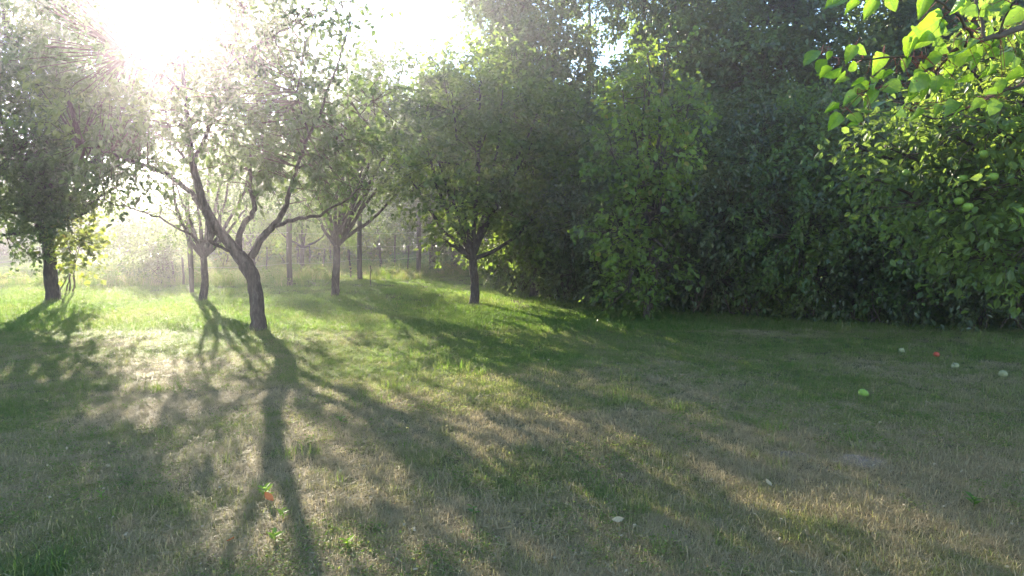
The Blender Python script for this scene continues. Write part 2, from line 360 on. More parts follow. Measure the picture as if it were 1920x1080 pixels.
# --- the plum tree in the middle distance, limb by limb
def plum_tree():
    D = 10.1; bx, by = G(485, 622); O = np.array([bx, by, gz(bx, by) - .05])
    root = empty('plum_tree', tuple(O)); tag(root, 'low forked fruit tree with dark leaning trunk, nearest the camera, its shadow on the grass', 'tree')
    def W(px, py, dy=0): return P(px, py, D + dy) - O
    mt = MB(); mtw = MB(); ml = MB()
    limb(mt, [W(487, 634), W(485, 621), W(483, 575), W(477, 530), W(462, 497), W(448, 476)], [.2, .122, .1, .097, .108, .078], 16, .006, .1)
    limbs = [
        ([(466,503,0),(432,457,0),(400,420,-.1),(380,378,-.15),(366,320,-.2),(356,255,-.2),(350,190,-.1),(345,120,0),(340,50,.1),(335,-30,.1)], [.095,.085,.075,.066,.052,.043,.034,.026,.018,.01]),
        ([(388,398,-.1),(348,350,-.3),(302,322,-.5),(250,302,-.6),(196,284,-.8),(150,270,-.9)], [.045,.036,.03,.022,.015,.008]),
        ([(362,300,-.2),(392,245,.1),(410,185,.2),(428,120,.3),(450,50,.3),(470,-20,.4)], [.036,.03,.025,.02,.014,.007]),
        ([(455,492,0),(446,447,.2),(466,410,.4),(478,385,.5),(468,345,.7),(470,290,.8),(480,220,.9),(492,150,1.0),(505,80,1.1)], [.06,.05,.042,.036,.03,.025,.019,.014,.008]),
        ([(470,482,0),(494,442,0),(514,424,-.05),(530,395,-.1),(544,362,-.2),(558,315,-.3),(580,255,-.4),(608,190,-.5),(636,110,-.5),(660,30,-.4)], [.062,.054,.046,.038,.032,.027,.021,.016,.011,.006]),
        ([(514,424,-.05),(548,414,-.2),(596,402,-.5),(640,380,-.7),(680,350,-.8)], [.034,.028,.021,.014,.007]),
        ([(436,472,0),(392,456,-.3),(350,436,-.5),(300,409,-.7),(250,391,-.8),(180,374,-1)], [.024,.019,.015,.012,.009,.005]),
        ([(350,436,-.5),(330,400,-.5),(300,385,-.6),(262,372,-.7)], [.01,.008,.006,.004]),
        ([(350,190,-.1),(320,150,-.4),(285,120,-.7),(240,100,-.9)], [.022,.017,.012,.006]),
        ([(366,320,-.2),(338,290,.3),(318,240,.6),(305,180,.8),(280,120,.9)], [.028,.022,.017,.012,.006]),
        ([(428,120,.3),(480,85,.3),(545,50,.2),(610,18,.1),(670,-8,0)], [.018,.014,.011,.008,.004]),
        ([(558,315,-.3),(600,290,-.2),(650,240,0),(700,190,.1)], [.019,.014,.01,.005]),
        ([(580,255,-.4),(560,190,-.6),(565,120,-.8),(590,40,-.8)], [.016,.012,.009,.005]),
        ([(545,50,.2),(575,10,.2),(590,-30,.2)], [.009,.006,.004]),
    ]
    lp = []
    for path, r in limbs:
        pts = limb(mt, [W(*q) for q in path], r, 8, .012, .07); lp.append((pts, r))
    mt.build('trunk', M['bark'], root, True)
    lobes = [(430,40,.3,.7),(300,125,.2,.42),(345,95,.4,.34),(245,105,-.4,.42),(370,60,.5,.3),(140,95,-.9,.75),(190,190,-.9,.75),(265,215,-.4,.62),(330,165,.5,.5),(425,150,.3,.72),(200,140,-.7,.6),
             (495,210,.9,.75),(520,190,-.7,.5),(615,245,-.3,.55),(505,90,1.0,.75),(400,-80,.2,.8),(120,-60,-.5,.8),(500,-60,.4,.9),(545,230,.3,.6),(480,150,-.3,.7),
             (430,240,-.4,.6),(395,235,.1,.45),(560,300,-.3,.5),(650,300,-.1,.55),(250,310,-.6,.42),(160,280,-.9,.42),(675,200,.1,.6),(465,320,.7,.5),(520,290,.5,.55),(620,330,.3,.4),
             (650,40,.2,.25),(575,40,.4,.3),(230,240,.3,.55),(310,240,-.5,.4),(500,130,.8,.5),(450,90,.9,.6)]
    for (px, py, dy, r) in lobes:
        c = W(px, py, dy); cp, cd = lobe_points(c, r, int(78 * r * r) + 7, .25, .9)
        allp = np.concatenate([q[0] for q in lp]); 
        ci = np.argmin(((allp[None] - cp[:, None]) ** 2).sum(-1), 1)
        sprays(ml, mtw, cp, cd, .42, 17, .092, .62, .5, True, .0045, frm=allp[ci])
    # bare and thinly leaved twigs on the limb ends and along the low branch
    for (pts, r), nn, kk in [(lp[10], 26, 5), (lp[4], 16, 5), (lp[6], 14, 3), (lp[5], 14, 7), (lp[12], 12, 5), (lp[13], 8, 5), (lp[1], 12, 8)]:
        i = rng.integers(len(pts) // 3, len(pts), nn)
        d = rng.normal(0, .6, (nn, 3)) + np.array([0, 0, .55])
        sprays(ml, mtw, pts[i], d, .6, kk, .08, .5, .3, True, .004)
    tag(mtw.build('branches', M['twig'], root), kind='stuff')
    tag(ml.build('foliage', M['plum'], root), kind='stuff')
plum_tree()

FT = 'fruit trees on the lawn'
make_plant('fruit_tree', 'slim young fruit tree just behind the low forked tree, to its left', 'tree', G(380, 567),
    L((350,420,14.2,.45),(410,400,14.4,.5),(370,340,14.2,.6),(430,330,14.6,.55),(330,350,14,.5),(390,280,14.4,.55),(440,250,14.5,.6),(460,390,14.8,.45),(480,280,14.6,.55),(320,300,14.2,.4)), M['plum'], .075, fork=.95, r0=.075, group=FT, lean=(.05, 0), round_=True)
make_plant('fruit_tree', 'thin curved fruit tree in front of the reddish fence post', 'tree', G(628, 557),
    L((575,380,15,.6),(640,350,15.4,.7),(700,335,15.6,.6),(610,290,15.6,.8),(680,270,15.2,.85),(740,300,15.6,.7),(650,200,15.5,.8),(720,190,15.2,.7),(600,220,15.8,.6),(650,130,15.6,.6),(710,130,15.3,.6),(760,220,15.4,.65),(770,330,15.5,.6),(745,160,15.2,.5),(550,240,15.7,.6),(700,240,15.8,.7),(640,250,15.2,.7)), M['plum'], .08, fork=1.15, r0=.085, group=FT, dens=90, lean=(.06, 0), round_=True, wr=.68, twig_r=.003)
make_plant('fruit_tree', 'straight dark fruit tree standing before the shrub edge, on the sunlit grass', 'tree', G(889, 570),
    L((850,380,13.4,.75),(930,390,13.8,.75),(990,420,13.8,.6),(820,300,13.8,.85),(900,290,13.5,.9),(980,300,13.9,.85),(850,210,13.8,.8),(940,200,13.8,.85),(780,350,13.9,.6),(790,240,13.8,.7),(900,180,13.7,.6),(1000,230,14,.6),(840,455,13.2,.35)), M['apple_leaf'], .1, wr=.68, twig_r=.003, fork=.95, r0=.09, group=FT, dens=80, lean=(-.03, 0), round_=True)
make_plant('orchard_tree', 'thick shaded tree by the far left edge with a broad overhanging crown', 'tree', G(100, 563),
    L((100,330,13.8,1.0),(30,300,13.2,1.1),(180,290,13.8,.8),(60,200,13.5,1.3),(160,180,14,1.1),(20,80,13.5,1.3),(120,60,14,1.2),(220,250,14.4,.6),(-60,250,13,1.3),(-60,60,13.4,1.4),(110,150,13.6,1.1),(70,260,13.4,1.1),(215,350,14.4,.45),(250,235,15,.75),(215,175,14.8,.7),(130,240,14,.8),(120,-60,14,1.3),(50,400,13.5,.6),(10,440,13.2,.45),(40,370,13.6,.6),(85,405,13.8,.45),(0,390,13,.6),(75,450,13.9,.3),(190,380,14.4,.35),(150,350,14,.5)), M['plum'], .09, fork=1.7, r0=.13, dens=75, round_=True, squash=.8)
make_plant('orchard_tree', 'large crown overhanging from beyond the left edge of the lawn', 'tree', (-12.2, 12.2),
    [(-12.2,12,3.2,1.5),(-11,12.6,4,1.4),(-13.4,12,4.2,1.5),(-12.2,12,5.3,1.6),(-10.9,11,3.1,1.0)], M['plum'], .09, fork=1.8, r0=.16, dens=60, round_=True)
# creeper growing beside the left tree
make_plant('climbing_vine', 'sunlit leafy creeper climbing right beside the thick left tree', 'vine', G(128, 545),
    L((130,415,14.2,.3),(150,455,14.4,.36),(140,495,14.3,.3),(165,425,14.6,.22),(128,460,14,.3)), M['vine'], .12, stems=1, fork=.2, r0=.03, dens=110, k=6, slen=.3, wr=.85, round_=True)

# --- beyond the fence
make_plant('peach_tree', 'backlit pale green tree behind the fence between the first two posts', 'tree', (-9.3, 24.5),
    L((430,330,24.5,1.1),(480,300,25,1.2),(400,380,24,.9),(455,400,24.5,1.0),(520,350,25,1.1)), M['peach'], .13, fork=.9, r0=.09, dens=42, wr=.28, droop=.9, slen=.5, round_=True, group='trees beyond the fence', normup=.2)
make_plant('peach_tree', 'drooping narrow-leaved tree behind the fence, right of the second post', 'tree', (-7.2, 23.5),
    L((540,400,23.5,.9),(590,370,23.8,1.0),(570,310,24,1.1),(620,420,23.3,.8),(520,430,23.4,.7)), M['peach'], .13, fork=.9, r0=.08, dens=45, wr=.28, droop=.9, slen=.5, round_=True, group='trees beyond the fence', normup=.2)
make_plant('walnut_tree', 'tall hazy tree behind the thin curved fruit tree, its top against the sky', 'tree', (-7.8, 39.5),
    L((640,210,39,1.8),(700,200,40,1.8),(660,280,39,2.2),(740,250,40,2.2),(715,90,40,.8),(720,350,39,1.9),(590,250,40,1.8),(650,380,39,1.6),(690,130,40,.9)), M['wood'], .14, fork=2.2, r0=.14, dens=40, wr=.5, slen=.6, round_=True, group='trees beyond the fence')
make_plant('walnut_tree', 'broad hazy tree with a dense low crown, left of the woodland edge', 'tree', (-2.9, 25.0),
    L((790,200,25,1.1),(820,150,25.5,.6),(780,270,24.8,1.4),(830,330,25,1.4),(760,390,24.6,1.1),(850,230,25.5,1.3),(820,420,24.6,1.2),(880,400,25,1.2)), M['wood'], .14, fork=2.0, r0=.14, dens=42, wr=.5, slen=.6, round_=True, group='trees beyond the fence')
make_plant('bush', 'yellow-green bush lit from behind beside the grassy track', 'bush', (-13.0, 24.0),
    L((240,430,24,.8),(275,425,24.2,.85),(310,440,24,.8),(220,460,23.6,.6),(260,465,23.5,.7),(330,420,24.4,.7)), M['lime'], .12, stems=1, fork=.3, r0=.04, dens=70, wr=.6, round_=True)
make_plant('bush', 'dark shaded bush at the start of the row of stakes', 'bush', (-9.9, 19.0),
    L((290,470,19,.55),(300,500,19,.5),(280,500,19,.4),(308,470,19.3,.45)), M['hedge'], .08, stems=1, fork=.3, r0=.03, dens=150)
make_plant('bush', 'low bush on the far side of the grassy track', 'bush', (-17.5, 29.0),
    L((150,420,29,1.1),(120,430,28,1.0),(185,425,30,.8),(95,400,30,1.3)), M['peach'], .14, stems=1, fork=.3, r0=.04, dens=55, wr=.6)
for i, (px, y, h, lab) in enumerate([(-20, 42, 7.5, 'dark hazy tree at the far left beyond the shaded lawn'), (70, 46, 6.5, 'second hazy tree beyond the shaded lawn, behind the thick tree'), (165, 62, 4.6, 'small distant tree at the head of the grassy track'),
                                     (330, 55, 4.0, 'small distant tree right of the far house'), (-70, 36, 7, 'dense dark tree beyond the shaded lawn, outermost on the left'), (25, 40, 5.5, 'bushy dark tree beyond the shaded lawn, between two taller ones'),
                                     (212, 52, 4.4, 'low distant tree directly behind the yellow-green bush'), (268, 58, 4.8, 'low distant tree below the larger far house'), (392, 50, 7.6, 'pale distant tree seen through the fork of the nearest fruit tree'),
                                     (450, 53, 8.6, 'pale distant tree behind the right limb of the nearest fruit tree'), (515, 48, 8.2, 'pale distant tree behind the second fence post'), (580, 50, 9.0, 'pale distant tree left of the thin curved fruit tree'),
                                     (640, 46, 8.6, 'pale distant tree directly behind the thin curved fruit tree'), (702, 50, 8.8, 'pale distant tree right of the reddish post'), (765, 45, 8.0, 'pale distant tree behind the last fence post')]):
    x = (px - 960) / 1280 * y
    make_plant('far_tree', lab, 'tree', (x, y), [(x + rng.normal(0, .8), y + rng.normal(0, .8), h * f, h * .26) for f in (.14, .3, .45, .58, .66, .78)], M['wood'], .22, fork=h * .3, r0=.16, dens=22, k=8, slen=.8, group='far trees')
vines = [(300,458,28,''),(440,455,31,''),(500,455,31.5,''),(560,455,31.5,''),(620,455,31,''),(420,462,27,'first'),(470,465,27.5,'second'),(530,462,28,'third'),(590,465,28,'fourth'),(650,470,28.5,'fifth'),(360,455,28,''),(710,472,27,'')]
vl = ['leafy vine in the back row at its left end, right of the yellow-green bush', 'leafy vine in the second row behind the right side of the leaning trunk', 'leafy vine in the second row just left of the second fence post', 'leafy vine in the second row just right of the second fence post', 'leafy vine in the second row beside the thin curved tree','leafy vine in the back row behind the leaning trunk', 'leafy vine in the back row just right of the leaning trunk', 'leafy vine in the back row behind the second fence post', 'leafy vine in the back row left of the thin curved tree',
      'leafy vine in the back row behind the thin curved tree', 'leafy vine in the back row behind the tallest post', 'leafy vine in the back row right of the reddish post']
for (px, py, y, _), lab in zip(vines, vl):
    c = P(px, py, y)
    make_plant('grapevine', lab, 'vine', (c[0], c[1]), [(c[0] + dx, c[1] + rng.normal(0, .15), z, .55) for dx, z in ((-.6, 1.2), (0, 1.5), (.6, 1.2), (.1, .8))], M['vine'], .13, stems=1, fork=.4, r0=.03, dens=85, k=6, slen=.35, wr=.9, group='vines in the back row')

# --- woodland edge on the right
WG = 'tall trees of the woodland edge'
make_plant('woodland_tree', 'tall dark tree rising above the pale green one, left of the sky gap', 'tree', (.4, 17.8),
    L((955,20,17.8,.8),(980,-10,18,1.5),(1035,60,18.2,1.05),(1000,120,17.8,1.4),(1065,170,18,1.0),(965,110,18,.85),(950,-70,18,1.3),(1070,-90,18.4,1.3),(1010,230,17.6,1.4),(1060,300,17.6,1.3),(960,320,17.8,1.3)), M['wood'], .14, fork=2.6, r0=.17, dens=75, round_=True, group=WG)
make_plant('woodland_tree', 'thin bare-stemmed tree standing in the narrow sky gap', 'tree', (2.05, 18.6),
    L((1100,-30,18.6,.5),(1120,10,18.7,.35),(1098,250,18.5,.8),(1110,330,18.4,1.1)), M['wood'], .1, fork=6.6, r0=.07, dens=60, round_=True, group=WG)
make_plant('woodland_tree', 'tall dark tree right of the narrow sky gap', 'tree', (4.6, 17.2),
    L((1205,10,17,.95),(1260,-20,17.2,1.4),(1200,140,17.4,.85),(1280,120,17,1.5),(1360,40,17.4,1.5),(1240,240,16.6,1.4),(1350,180,16.8,1.5),(1310,-70,17.4,1.3),(1180,250,17,1.1),(1340,300,16.4,1.4)), M['wood'], .14, fork=2.6, r0=.17, dens=75, round_=True, group=WG)
make_plant('woodland_tree', 'tallest dark tree over the middle of the hedge', 'tree', (7.1, 16.2),
    L((1440,40,16.2,1.3),(1490,20,16,.95),(1420,160,15.8,1.4),(1500,150,16,1.4),(1450,270,15.4,1.5),(1550,240,15.8,1.4),(1480,-70,16.4,1.3),(1530,340,15.2,1.4)), M['wood'], .14, fork=2.6, r0=.18, dens=78, round_=True, group=WG)
make_plant('woodland_tree', 'dark tree behind the overhanging branch, right of the small blue gap', 'tree', (9.2, 15.5),
    L((1690,70,15.5,.85),(1720,20,15.6,1.4),(1650,160,15.2,1.3),(1740,140,15,1.4),(1640,280,15,1.4),(1750,270,14.6,1.4),(1700,-70,15.8,1.3),(1820,60,15.4,1.3)), M['wood'], .14, fork=2.6, r0=.18, dens=78, round_=True, group=WG)
make_plant('woodland_tree', 'dark tree filling the upper corner behind the apple boughs', 'tree', (11.3, 14.0),
    L((1860,20,14,1.5),(1930,80,13.8,1.5),(1850,200,13.6,1.4),(1940,250,13.4,1.5),(1860,-70,14.2,1.3),(1830,340,13.2,1.3),(1950,400,13,1.4)), M['wood'], .14, fork=2.4, r0=.18, dens=75, round_=True, group=WG)
# back row that closes the gaps low down
bk = [(850,400,24),(930,420,23.5),(1010,430,23),(1100,430,22.5),(1190,430,22),(1290,430,21.5),(1390,430,21),(1500,430,20.5),(1610,430,20),(1720,430,19.5),(1840,430,19),(1960,430,18.5)]
bl = ['behind the straight dark fruit tree', 'left of the tall dark tree', 'beneath the tall dark tree', 'beneath the narrow sky gap', 'behind the lime-leaved tree', 'right of the lime-leaved tree', 'left of the hedge middle',
      'beneath the tallest dark tree', 'beneath the small blue gap', 'behind the overhanging branch', 'behind the apple boughs', 'past the right-hand edge of the hedge']
for (px, py, y), l_ in zip(bk, bl):
    c = P(px, py, y)
    make_plant('thicket_tree', 'low tree in the dim thicket ' + l_, 'tree', (c[0], c[1]), [(c[0] + rng.normal(0, .5), c[1] + rng.normal(0, .4), z, r) for z, r in ((1.0, 1.1), (2.1, 1.4), (3.6, 1.5), (5.0, 1.3))], M['wood'], .15, fork=1.0, r0=.1, dens=42, slen=.55, group='low trees in the thicket')
# small lighter trees in front
make_plant('small_tree', 'pale green small tree catching the sun in front of the tall dark one', 'tree', (.5, 15.2),
    L((920,135,15.2,.6),(960,115,15.3,.5),(880,190,15.2,.85),(850,170,15.4,.6),(960,200,15,.95),(1030,230,15.1,.6),(900,290,15,.9),(1000,320,14.8,1.0),(1060,300,15,.8),(940,400,14.8,1.0),(1040,410,14.4,1.0),(820,130,15.6,.45),(810,190,15.4,.5)), M['apple_leaf'], .125, wr=.7, twig_r=.003, fork=1.3, r0=.1, dens=85, round_=True)
make_plant('small_tree', 'lime-leaved small tree with bright shoots in front of the hedge middle', 'tree', (2.25, 11.3),
    L((1215,100,11.2,.28),(1250,90,11.2,.22),(1210,160,11.2,.42),(1170,190,11.2,.4),(1260,210,11.1,.45),(1190,250,11.1,.5),(1150,290,11.0,.4),(1240,300,11.0,.55),(1290,190,11.2,.3),(1190,350,11,.45),(1230,400,11,.5),(1170,440,11,.5),(1235,490,11,.5),(1180,540,11,.4),(1225,570,11.1,.3)), M['lime'], .1, fork=1.4, r0=.06, dens=100, k=7, round_=True, wr=.7)
# shrubs along the edge of the lawn
sh = [(975,505,16.8,1.0,2.2,'hedge'),(1060,510,14.9,1.1,2.6,'hedge'),(1140,520,13.6,1.15,2.9,'hedge'),(1230,520,12.8,1.15,2.8,'hedge'),(1320,520,12.2,1.15,3.2,'hedge'),(1420,520,11.7,1.15,3.0,'hedge'),
      (1520,525,11.3,1.15,3.0,'apple_leaf'),(1620,530,10.9,1.1,2.9,'hedge'),(1720,535,10.6,1.1,2.8,'apple_leaf'),(1820,540,10.3,1.1,2.6,'hedge'),(1925,545,10.0,1.1,2.6,'hedge'),(2040,545,9.8,1.1,2.6,'hedge')]
sl = ['low dark shrub at the left end of the hedge', 'dark shrub just right of the straight fruit tree', 'dense dark shrub where the sunlit grass ends', 'dark shrub below the lime-leaved small tree', 'tall dark shrub right of the lime-leaved small tree',
      'dark shrub at the middle of the hedge, reaching low over the grass', 'greener shrub right of the hedge middle', 'dark shrub beneath the tip of the overhanging branch', 'greener shrub left of the hanging green apples', 'dark shrub below the hanging green apples',
      'dark shrub at the right edge of the lawn', 'dark shrub beyond the right edge of the lawn']
for (px, py, y, r, h, mm), lab in zip(sh, sl):
    c = P(px, py, y); x, yy = c[0], c[1]
    lob = [(x - r * .55, yy + .25, .6, r * .55), (x + r * .55, yy + .35, .7, r * .6), (x + rng.normal(0, .3), yy - .35 + rng.normal(0, .2), 1.35 + rng.normal(0, .15), r * rng.uniform(.6, .9)), (x - r * .4, yy, h * .6, r * .85), (x + r * .5, yy + .1, h * .66, r * .8), (x, yy + .1, h * .88, r * .75), (x + rng.normal(0, .3), yy + .5, h * 1.1, r * .6), (x, yy + .6, .8, r * .9)]
    make_plant('shrub', lab, 'shrub', (x, yy), lob, M[mm], .095, stems=1, fork=.3, r0=.035, dens=125, k=9, slen=.34, round_=True, wr=.5, group='shrubs along the edge of the lawn', droop=.5, shoots=16)

# ------------------------------------------------------------------ fence, stakes, wires
def post_mesh(h, r, lean=(0, 0), top=True):
    mb = MB(); K = 6; z = np.linspace(-.1, h, K)
    pts = np.stack([lean[0] * z / h + rng.normal(0, .008, K), lean[1] * z / h, z], 1)
    tubes(mb, pts[None], np.full((1, K), r) * (1 + rng.normal(0, .05, (1, K))), 7, 0, .08)
    return mb
fx = [(360, 550, 2.35, .058), (544, 537, 1.9, .075), (675, 525, 1.95, .075), (785, 518, 2.1, .07)]
pts = [G(a, b) for a, b, _, _ in fx]
root = empty('trellis_fence', (pts[0][0], pts[0][1], 0)); tag(root, 'rustic fence of weathered round posts strung with thin wires across the orchard', 'fence')
for (a, b, h, r), (x, y) in zip(fx, pts):
    o = post_mesh(h, r, (rng.normal(0, .03), 0)).build('post', M['post'], root, True); o.location = (x - pts[0][0], y - pts[0][1], gz(x, y))
for z in (.62, 1.02, 1.42):
    mb = MB()
    for i in range(3):
        a = np.array([*pts[i], z]); b = np.array([*pts[i + 1], z]); t = np.linspace(0, 1, 7)[:, None]
        q = a + (b - a) * t; q[:, 2] -= .05 * (1 - (2 * t[:, 0] - 1) ** 2); q[:, :2] -= pts[0]; q[:, 1] -= .075
        tubes(mb, q[None], np.full((1, 7), .0035), 4)
    mb.build('wire', M['wire'], root)
stk = [(345,536,.75,.028,'slim stake just left of the tallest fence post'),(327,531,.62,.028,'short stake second from the dark bush'),(316,527,.9,.045,'thick stake beside the dark bush'),(500,517,.95,.022,'thin stake seen right of the leaning trunk'),
       (581,504,.85,.03,'stake behind the fence left of the thin curved tree'),(605,508,.8,.035,'stout stake behind the fence nearest the thin curved tree'),(658,522,.85,.028,'stake just left of the reddish post'),
       (740,512,1.3,.03,'dark stake between the last two fence posts'),(764,517,1.0,.022,'slim stake nearest the last fence post'),(455,505,1.2,.04,'dark stake glimpsed close to the left of the leaning trunk'),(560,500,1.5,.05,'tall stout stake between the second fence post and the thin curved tree'),(715,505,1.6,.05,'tall stout stake farther back between the last two fence posts'),(620,498,1.5,.04,'tall stake just behind the thin curved fruit tree'),(825,508,1.7,.045,'tall stake right of the last fence post'),(695,536,.55,.012,'very thin short stake standing on the lit grass right of the reddish post')]
for a, b, h, r, lab in stk:
    x, y = G(a, b); o = post_mesh(h, r, (rng.normal(0, .04), 0)).build('wooden_stake', M['post'], None, True)
    o.location = (x, y, gz(x, y)); tag(o, lab, 'stake', 'wooden stakes behind the fence')

# ------------------------------------------------------------------ far houses and power line
def house(name, label, x, y, wdt, dep, hw, hr, rot):
    root = empty(name, (x, y, 0), rot); tag(root, label, 'house', 'far houses')
    mb = MB(); box_mb(mb, (-wdt/2, -dep/2, -.3), (wdt/2, dep/2, hw))
    mb.add([(-wdt/2+.003, -dep/2, hw), (-wdt/2+.003, dep/2, hw), (-wdt/2+.003, 0, hw+hr), (wdt/2-.003, -dep/2, hw), (wdt/2-.003, dep/2, hw), (wdt/2-.003, 0, hw+hr)], [(0,1,2),(3,5,4)])
    mb.build('wall', M['render'], root)
    mb = MB(); t = .18; e = .45
    for s in (-1, 1):
        y0 = s * (dep/2 + e); z0 = hw - hr * e / (dep/2)
        mb.add([(-wdt/2-e, y0, z0), (wdt/2+e, y0, z0), (wdt/2+e, 0, hw+hr), (-wdt/2-e, 0, hw+hr), (-wdt/2-e, y0, z0+t), (wdt/2+e, y0, z0+t), (wdt/2+e, 0, hw+hr+t), (-wdt/2-e, 0, hw+hr+t)],
               [(0,3,2,1),(4,5,6,7),(0,1,5,4),(1,2,6,5),(2,3,7,6),(3,0,4,7)])
    mb.build('roof', M['tile'], root)
    for k in (-1, 1):
        mb = MB(); box_mb(mb, (k*wdt*.25-.5, -dep/2-.05, 1.0), (k*wdt*.25+.5, -dep/2+.02, 2.2)); mb.build('window', M['pane'], root)
    mb = MB(); box_mb(mb, (wdt*.2, -.3, hw+hr*.6), (wdt*.2+.5, .2, hw+hr+.9)); mb.build('chimney', M['render'], root)
house('far_house', 'hazy grey gabled house below the hill, the larger of the two', (300-960)/1280*84, 84, 9, 8, 3.6, 2.6, 1.2)
house('far_house', 'small hazy house left of the gabled one, at the head of the track', (225-960)/1280*92, 92, 8, 6, 3.6, 1.7, .1)
root = empty('power_pole', ((318-960)/1280*66, 66, 0)); tag(root, 'slim distant pole carrying a sagging wire in front of the houses', 'pole')
mb = MB(); tubes(mb, np.array([[[0,0,-.2],[0,0,3],[0,0,6.2]]]), np.array([[.12,.11,.09]]), 8); mb.build('pole', M['post'], root, True)
mb = MB(); box_mb(mb, (-.8,-.05,5.7), (.8,.05,5.82)); mb.build('crossarm', M['post'], root)
mb = MB(); t = np.linspace(0, 1, 16)[:, None]; q = np.array([-.6,0,5.8]) + t * np.array([-40, 6, .5]); q[:, 2] -= 1.2*(1-(2*t[:,0]-1)**2); tubes(mb, q[None], np.full((1,16), .02), 3); mb.build('wire', M['wire'], root)

# ------------------------------------------------------------------ apricot bough (near, upper right) and apple tree
def big_leaf_mesh(i):
    mb = MB(); n = 13; us = np.linspace(0, 1, n); V = []; F = []
    cup = (.15, .5, .9, .3, 1.3, .1)[i]; curl = (.1, .35, .15, .6, .25, -.25)[i]; ph = i * 1.7
    for k, u in enumerate(us):
        wv = .43 * (math.sin(math.pi * min(u * 1.06, 1) ** .72) ** .62) * (1 - .25 * u) if u < .94 else .43 * .3 * (1 - u) / .12
        z = -curl * u * u + .02 * math.sin(u * 7 + ph)
        for s in (-1, -.5, 0, .5, 1):
            ww = s * wv * (1 + .05 * math.sin(u * 17 + ph + s)) 
            V.append((ww * (1 - .25 * cup * abs(s)), u + .03 * abs(s), z + abs(ww) * cup + (.014 * math.sin(u * 24 + s * 2 + ph) * abs(s))))
    for k in range(n - 1):
        for s in range(4):
            a = k * 5 + s; F.append((a, a + 1, a + 6, a + 5))
    mb.add(V, F, 0)
    pt = np.array([[[0, .02, 0], [.01, -.18, -.02], [0, -.4, .03]]]); tubes(mb, pt, np.array([[.014, .013, .016]]), 4, 1)
    return mb.mesh('leaf', [M['apricot'], M['redtwig']], True)
BL = [big_leaf_mesh(i) for i in range(6)]
def cp_(cx, cy): return 1280 + cx / 2.7, cy / 2.7
DA = 2.25
TX, TY = 2.9, 2.7
root = empty('apricot_tree', (TX, TY, gz(TX, TY))); tag(root, 'near leafy bough with large glowing round leaves reaching in from the right', 'tree')
RO = np.array([TX, TY, gz(TX, TY)])
mb = MB()
limb(mb, [(0,0,-.05),(0,0,.1),(.05,.02,.8),(0,0,1.5)], [.14,.1,.09,.085], 10, .004)
limb(mb, [(0,0,1.48),(.05,0,2.2),(.1,.05,3.0)], [.07,.05,.02], 8)
mb.build('trunk', M['bark'], root, True)
def BA(cx, cy, dy=0): return P(*cp_(cx, cy), DA + dy) - RO
mb = MB()
bpaths = [([np.array([0,0,1.5]), np.array([-.25,-.1,1.62]), BA(1900,90,.15), BA(1728,135,.05),BA(1600,185,0),BA(1480,210,0),BA(1380,250,.05),BA(1240,290,.05),BA(1100,290,0),BA(950,300,0),BA(820,300,0),BA(700,275,0)], [.05,.035,.016,.011,.009,.008,.006,.0045,.0035,.003,.0025,.0015]),
          ([BA(1380,250,.05),BA(1250,390,.1),BA(1120,420,.1),BA(1000,450,.05),BA(880,480,0),BA(790,540,0)], [.005,.004,.0035,.003,.0022,.0014]),
          ([BA(1480,210,0),BA(1420,110,-.05),BA(1320,20,-.1),BA(1210,-30,-.15),BA(1000,-40,-.2),BA(840,-20,-.2)], [.006,.005,.004,.0035,.003,.002]),
          ([BA(1530,200,0),BA(1500,70,.05),BA(1470,-60,.1)], [.006,.005,.004]),
          ([BA(1600,185,0),BA(1640,60,-.05),BA(1700,-20,-.1)], [.004,.003,.002]),
          ([BA(1728,420,.1),BA(1600,470,.1),BA(1480,530,.1),BA(1300,600,.15),BA(1150,560,.1)], [.006,.005,.004,.003,.002]),
          ([BA(1240,290,.05),BA(1210,200,.08),BA(1180,130,.1)], [.003,.0025,.002])]
bpaths[5][0].insert(0, BA(1950, 330, .3)); bpaths[5][1].insert(0, .012)
bpaths[5][0].insert(0, np.array([-.02, 0, 1.35])); bpaths[5][1].insert(0, .03)
BP = [limb(mb, p_, r_, 6, .002, .05) for p_, r_ in bpaths]
bough = mb; petioles = []; allb = np.concatenate(BP)
lv = [(650,290,120,225),(700,335,85,250),(725,370,90,240),(770,375,120,215),(800,400,90,210),(740,280,50,260),(850,270,100,240),(900,255,80,330),(855,340,70,200),(755,555,80,190),(770,610,100,230),(850,505,110,215),(900,460,115,200),
      (950,500,120,220),(975,530,125,235),(870,600,90,190),(860,635,60,180),(1000,305,110,230),(1000,385,80,240),(1040,380,70,200),(1090,410,75,270),(1055,440,110,200),(1190,420,130,210),(1170,495,70,220),(1160,245,125,230),(1270,130,200,222),
      (1215,30,130,250),(1260,310,120,190),(1380,300,135,225),(1340,350,60,200),(1420,130,85,210),(1450,150,70,240),(1480,200,90,200),(1560,475,80,180),(1620,215,65,340),(1680,80,130,220),(1560,165,80,220),(1500,525,80,190),(1470,300,80,210),
      (800,20,120,240),(860,40,95,230),(950,40,110,250),(1110,565,110,230),(1190,375,60,250),(890,420,80,250),(1230,470,90,220),(1320,250,90,210),(1430,250,110,230),(1540,250,90,215),(1130,320,80,240),(1640,300,90,230),(1690,200,90,250),
      (1700,450,90,210),(1610,430,70,260),(1390,560,80,220),(1290,560,85,240),(760,5,90,220),(1060,20,90,280),(1530,60,90,230),(1600,30,100,200),(1380,30,90,260),(1440,400,80,200),(1560,350,80,240),(1350,460,70,230)]
from mathutils import Matrix
